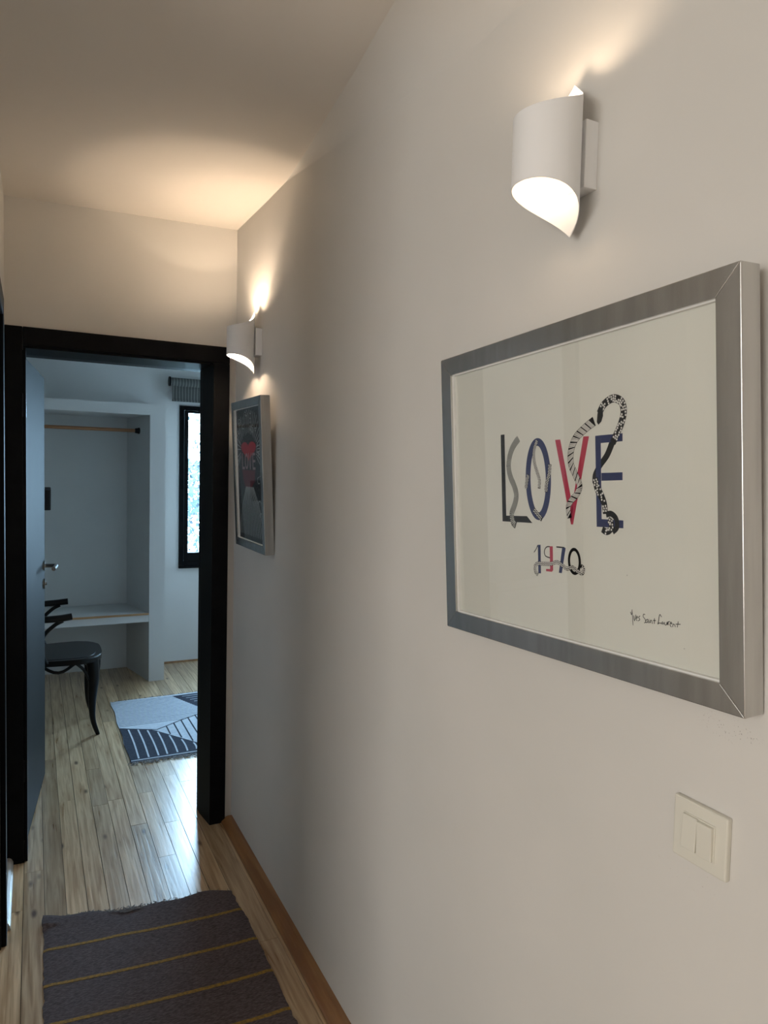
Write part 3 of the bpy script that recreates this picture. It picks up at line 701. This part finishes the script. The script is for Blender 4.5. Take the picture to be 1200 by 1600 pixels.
ribbon([(.414, .374), (.424, .386), (.441, .392), (.456, .386), (.4605, .372), (.456, .357), (.4475, .343), (.439, .330)], .0115, 'scales_dark', label='black-spotted ribbon arching over the letter E')
p = Print(); p.strip([(.438, .331), (.428, .314), (.414, .300), (.403, .286), (.402, .274)], lambda t: .0110-.003*t, zl(-.5), 6); o = p.build('ribbon', M['ink_black'], big); o['label'] = 'plain black ribbon behind the letter E'
ribbon([(.4035, .282), (.407, .268), (.415, .256), (.4210, .244), (.4225, .230)], lambda t: .0125-.006*abs(t-.4), 'scales_dark', label='black-spotted ribbon over the stem of the letter E')
p = Print(); p.strip([(.424, .229), (.434, .2305), (.443, .224), (.4445, .212), (.436, .205)], .0085, zl(3), 6); o = p.build('ribbon', M['ink_black'], big); o['label'] = 'black curl at the foot of the letter E'
ribbon([(.428, .222), (.434, .2175), (.4325, .2085), (.4245, .2045), (.416, .208)], .0095, 'scales_dark', base=5, label='black-spotted curl at the foot of the letter E')
ribbon([(.2700, .128), (.2635, .132), (.2630, .141), (.2700, .146), (.2858, .1468), (.3015, .1481), (.3168, .1520), (.3286, .1485), (.3400, .1440), (.3518, .1470), (.3640, .1420), (.3735, .1400), (.3760, .1480), (.3705, .1510)], .0062, 'beads', base=4, label='speckled ribbon winding through 1970')
p = Print(); p.poly([(.409, .362), (.4105, .374), (.414, .382), (.421, .380), (.4215, .370), (.418, .362), (.412, .358)], zl(5)); p.build('ribbon_clasp', M['ink_black'], big)
# handwriting
SIG = [[(0.467, 0.0959), (0.469, 0.0922), (0.4702, 0.0997)], [(.4700, .0975), (0.4706, 0.0904), (0.4714, 0.0779)], [(0.4727, 0.0919), (0.4741, 0.0845), (0.4769, 0.0934)], [(0.4776, 0.0886), (0.48, 0.0902), (0.4785, 0.0916), (0.4771, 0.0874), (0.4794, 0.0853)], [(0.4842, 0.0929), (0.4816, 0.0905), (0.4838, 0.088), (0.4809, 0.0855)], [(0.4929, 0.0958), (0.4904, 0.0962), (0.4896, 0.0925), (0.4928, 0.0898), (0.4937, 0.086), (0.4912, 0.0844)], [(0.4974, 0.0905), (0.4943, 0.0885), (0.4947, 0.0854), (0.4973, 0.087), (0.4979, 0.0906), (0.4983, 0.0863), (0.4998, 0.0862)], [(0.5003, 0.0894), (0.5008, 0.086)], [(.5004, .0912), (.5006, .0907)], [(0.5018, 0.0861), (0.5023, 0.0898), (0.5043, 0.0893), (0.5052, 0.0855)], [(0.5088, 0.0935), (0.5085, 0.086)], [(0.5063, 0.0902), (0.5112, 0.0908)], [(0.5206, 0.0969), (0.5182, 0.1), (0.5167, 0.0967), (0.5156, 0.0911), (0.5144, 0.0866), (0.5166, 0.0885), (0.5214, 0.0885)], [(0.5229, 0.0911), (0.5209, 0.0896), (0.5218, 0.0878), (0.5238, 0.0901), (0.5242, 0.0875)], [(0.5257, 0.0912), (0.5261, 0.0878), (0.5285, 0.0882), (0.5295, 0.0918), (0.5299, 0.088)], [(0.5314, 0.0925), (0.5313, 0.0882), (0.5309, 0.092), (0.5342, 0.0933)], [(0.5342, 0.091), (0.5375, 0.0908), (0.5356, 0.0928), (0.5342, 0.0887), (0.5365, 0.0864)], [(0.5383, 0.0867), (0.5393, 0.0907), (0.5416, 0.0899), (0.5425, 0.0874)], [(0.5472, 0.0954), (0.5457, 0.0876)], [(0.543, 0.0913), (0.5508, 0.0923)]]
p = Print()
for s_ in SIG: p.strip(s_, .0010, zl(1), 4)
p.build('signature', M['ink_black'], big)
for c in ((.462, .146), (.556, .062)):
    p = Print(); p.poly([(c[0]+.0009*math.cos(a), c[1]+.0006*math.sin(a)) for a in [2*PI*k/6 for k in range(6)]], zl(1)); p.build('speck', M['ink_grey'], big)

# small dark poster: rays, heart, word
def heart(cx, cy, w, h):
    pts = []
    for k in range(36):
        a = 2*PI*k/36; pts.append((cx+w*16*math.sin(a)**3/32, cy+h*(13*math.cos(a)-5*math.cos(2*a)-2*math.cos(3*a)-math.cos(4*a))/30))
    return pts
p = Print(); p.poly(heart(.190, .374, .20, .075), zl(3)); p.build('heart', M['dull_red'], sml)
p = Print(); p.poly([(.095, .298), (.275, .298), (.262, .255), (.215, .232), (.135, .232), (.105, .262)], zl(1)); p.build('red_block', M['dim_red'], sml)
p = Print()
for k in range(44):
    a = PI*2*k/44 + random.uniform(-.03, .03)
    if 3.6 < a < 5.8: continue
    r0, r1 = random.uniform(.10, .12), random.uniform(.15, .19)
    q = [(.190+r0*math.cos(a), .375+r0*.55*math.sin(a)), (.190+r1*math.cos(a), .375+r1*.85*math.sin(a))]
    q = [(min(.36, max(.038, u_)), min(.522, max(.04, v_))) for u_, v_ in q]
    if (q[0][0]-q[1][0])**2+(q[0][1]-q[1][1])**2 > 1e-4: p.strip(q, .0034, zl(2), 2)
for k in range(15):
    x0 = .06+.020*k; p.strip([(.19+(x0-.19)*.35, .235), (.19+(x0-.19)*.8, .16), (x0, .10), (x0+(x0-.19)*.12, .050)], .0045, zl(2), 5)
for k in range(22):
    cx, cy = random.uniform(.06, .34), random.uniform(.44, .515) if k < 12 else random.uniform(.1, .4)
    if k >= 12: cx = random.uniform(.31, .355)
    a0 = random.uniform(0, 6); rr = random.uniform(.008, .02); p.strip([(cx+rr*math.cos(a0+t), cy+rr*.7*math.sin(a0+t)) for t in (0, 1, 2, 3, 4)], .003, zl(2), 3)
o = p.build('pale_rays', M['pale_ink'], sml); o['kind'] = 'stuff'
p = Print(); z3 = zl(5); yb, yt = .300, .362
p.poly([(.098, yt), (.108, yt), (.108, yb), (.098, yb)], z3); p.poly([(.108, yb+.010), (.135, yb+.010), (.135, yb), (.108, yb)], z3)
p.strip([(.162+.018*math.cos(a), (yb+yt)/2+.026*math.sin(a)) for a in [2*PI*k/10 for k in range(10)]], .009, z3, 3, True)
p.poly([(.188, yt), (.197, yt), (.211, yb), (.206, yb)], z3); p.poly([(.222, yt), (.231, yt), (.213, yb), (.206, yb)], z3)
p.poly([(.242, yt), (.251, yt), (.251, yb), (.242, yb)], z3)
for y_ in (yt-.009, (yb+yt)/2-.004, yb): p.poly([(.251, y_+.009), (.278, y_+.009), (.278, y_), (.251, y_)], z3)
M['rose_ink'] = mat('rose_ink', (.45, .32, .32), .6)
p.build('lettering', M['rose_ink'], sml)

# ---------------------------------------------------------------- things behind the viewer and outdoors
cab = thing('cabinet', 'white lacquered cabinet, unseen, added in the side room for a reflection in the large picture', 'cabinet', (-.75, 2.70, 0))  # added out of view to give the picture glass a pale reflection
obj('body', boxes(((-.45, -.22, .04), (.45, .262, .94))), M['linen'], cab, bevel=.003)
obj('countertop', boxes(((-.465, -.25, .9402), (.465, .262, .975))), M['linen'], cab, bevel=.004)
for a in (-.447, .003):
    dr = obj('cabinet_door', boxes(((a, -.238, .06), (a+.444, -.2202, .93))), M['linen'], cab, bevel=.002)
    obj('knob', tube(bmesh.new(), [(a+(.40 if a < -.1 else .04), -.238, .7), (a+(.40 if a < -.1 else .04), -.258, .7)], .010, 12), M['steel'], dr, smooth=True)

struct('ground', boxes(((-14, BY+.25, -1.0), (16, 26, -.9))), M['ground'], 'garden ground outside the bedroom window')
def tree(x, y, seed, label):
    rnd = random.Random(seed); t = thing('garden_tree', label, 'tree', (x, y, -.9), 'bare-branched garden trees outside')
    tube_bm = bmesh.new(); tips = []
    def grow(p, d, ln, r, lvl):
        pts = [p]; 
        for k in range(4):
            d = (d+Vector((rnd.uniform(-.3, .3), rnd.uniform(-.3, .3), rnd.uniform(-.05, .2)))).normalized(); pts.append(pts[-1]+d*ln/4)
        tube(tube_bm, pts, [r, r*.9, r*.8, r*.68, r*.55], 6)
        tips.extend(pts[2:])
        if lvl < 3:
            for k in range(3 if lvl else 5): grow(pts[rnd.randint(2, 4)], (d+Vector((rnd.uniform(-.9, .9), rnd.uniform(-.9, .9), rnd.uniform(-.3, .6)))).normalized(), ln*.68, r*.5, lvl+1)
    grow(Vector((0, 0, 0)), Vector((0, 0, 1)), 1.6, .06, 0)
    obj('branches', tube_bm, M['bark'], t, smooth=True)
    lb = bmesh.new()
    for k in range(3200):
        c = rnd.choice(tips)+Vector((rnd.gauss(0, .22), rnd.gauss(0, .22), rnd.gauss(-.1, .2))); a = Vector((rnd.uniform(-1, 1), rnd.uniform(-1, 1), rnd.uniform(-1, 1))).normalized(); b = a.orthogonal().normalized()
        if c.z > 2.55 and rnd.random() < .75: continue
        s = rnd.uniform(.03, .07); lb.faces.new([lb.verts.new(c+v) for v in (a*s, b*s*.5, -a*s, -b*s*.5)])
    o = obj('foliage', lb, M['leaf'], t); o['kind'] = 'stuff'
tree(1.55, 7.6, 3, 'pale-branched garden tree close outside the bedroom window')
tree(2.6, 10.5, 5, 'pale-branched garden tree standing further back in the garden')
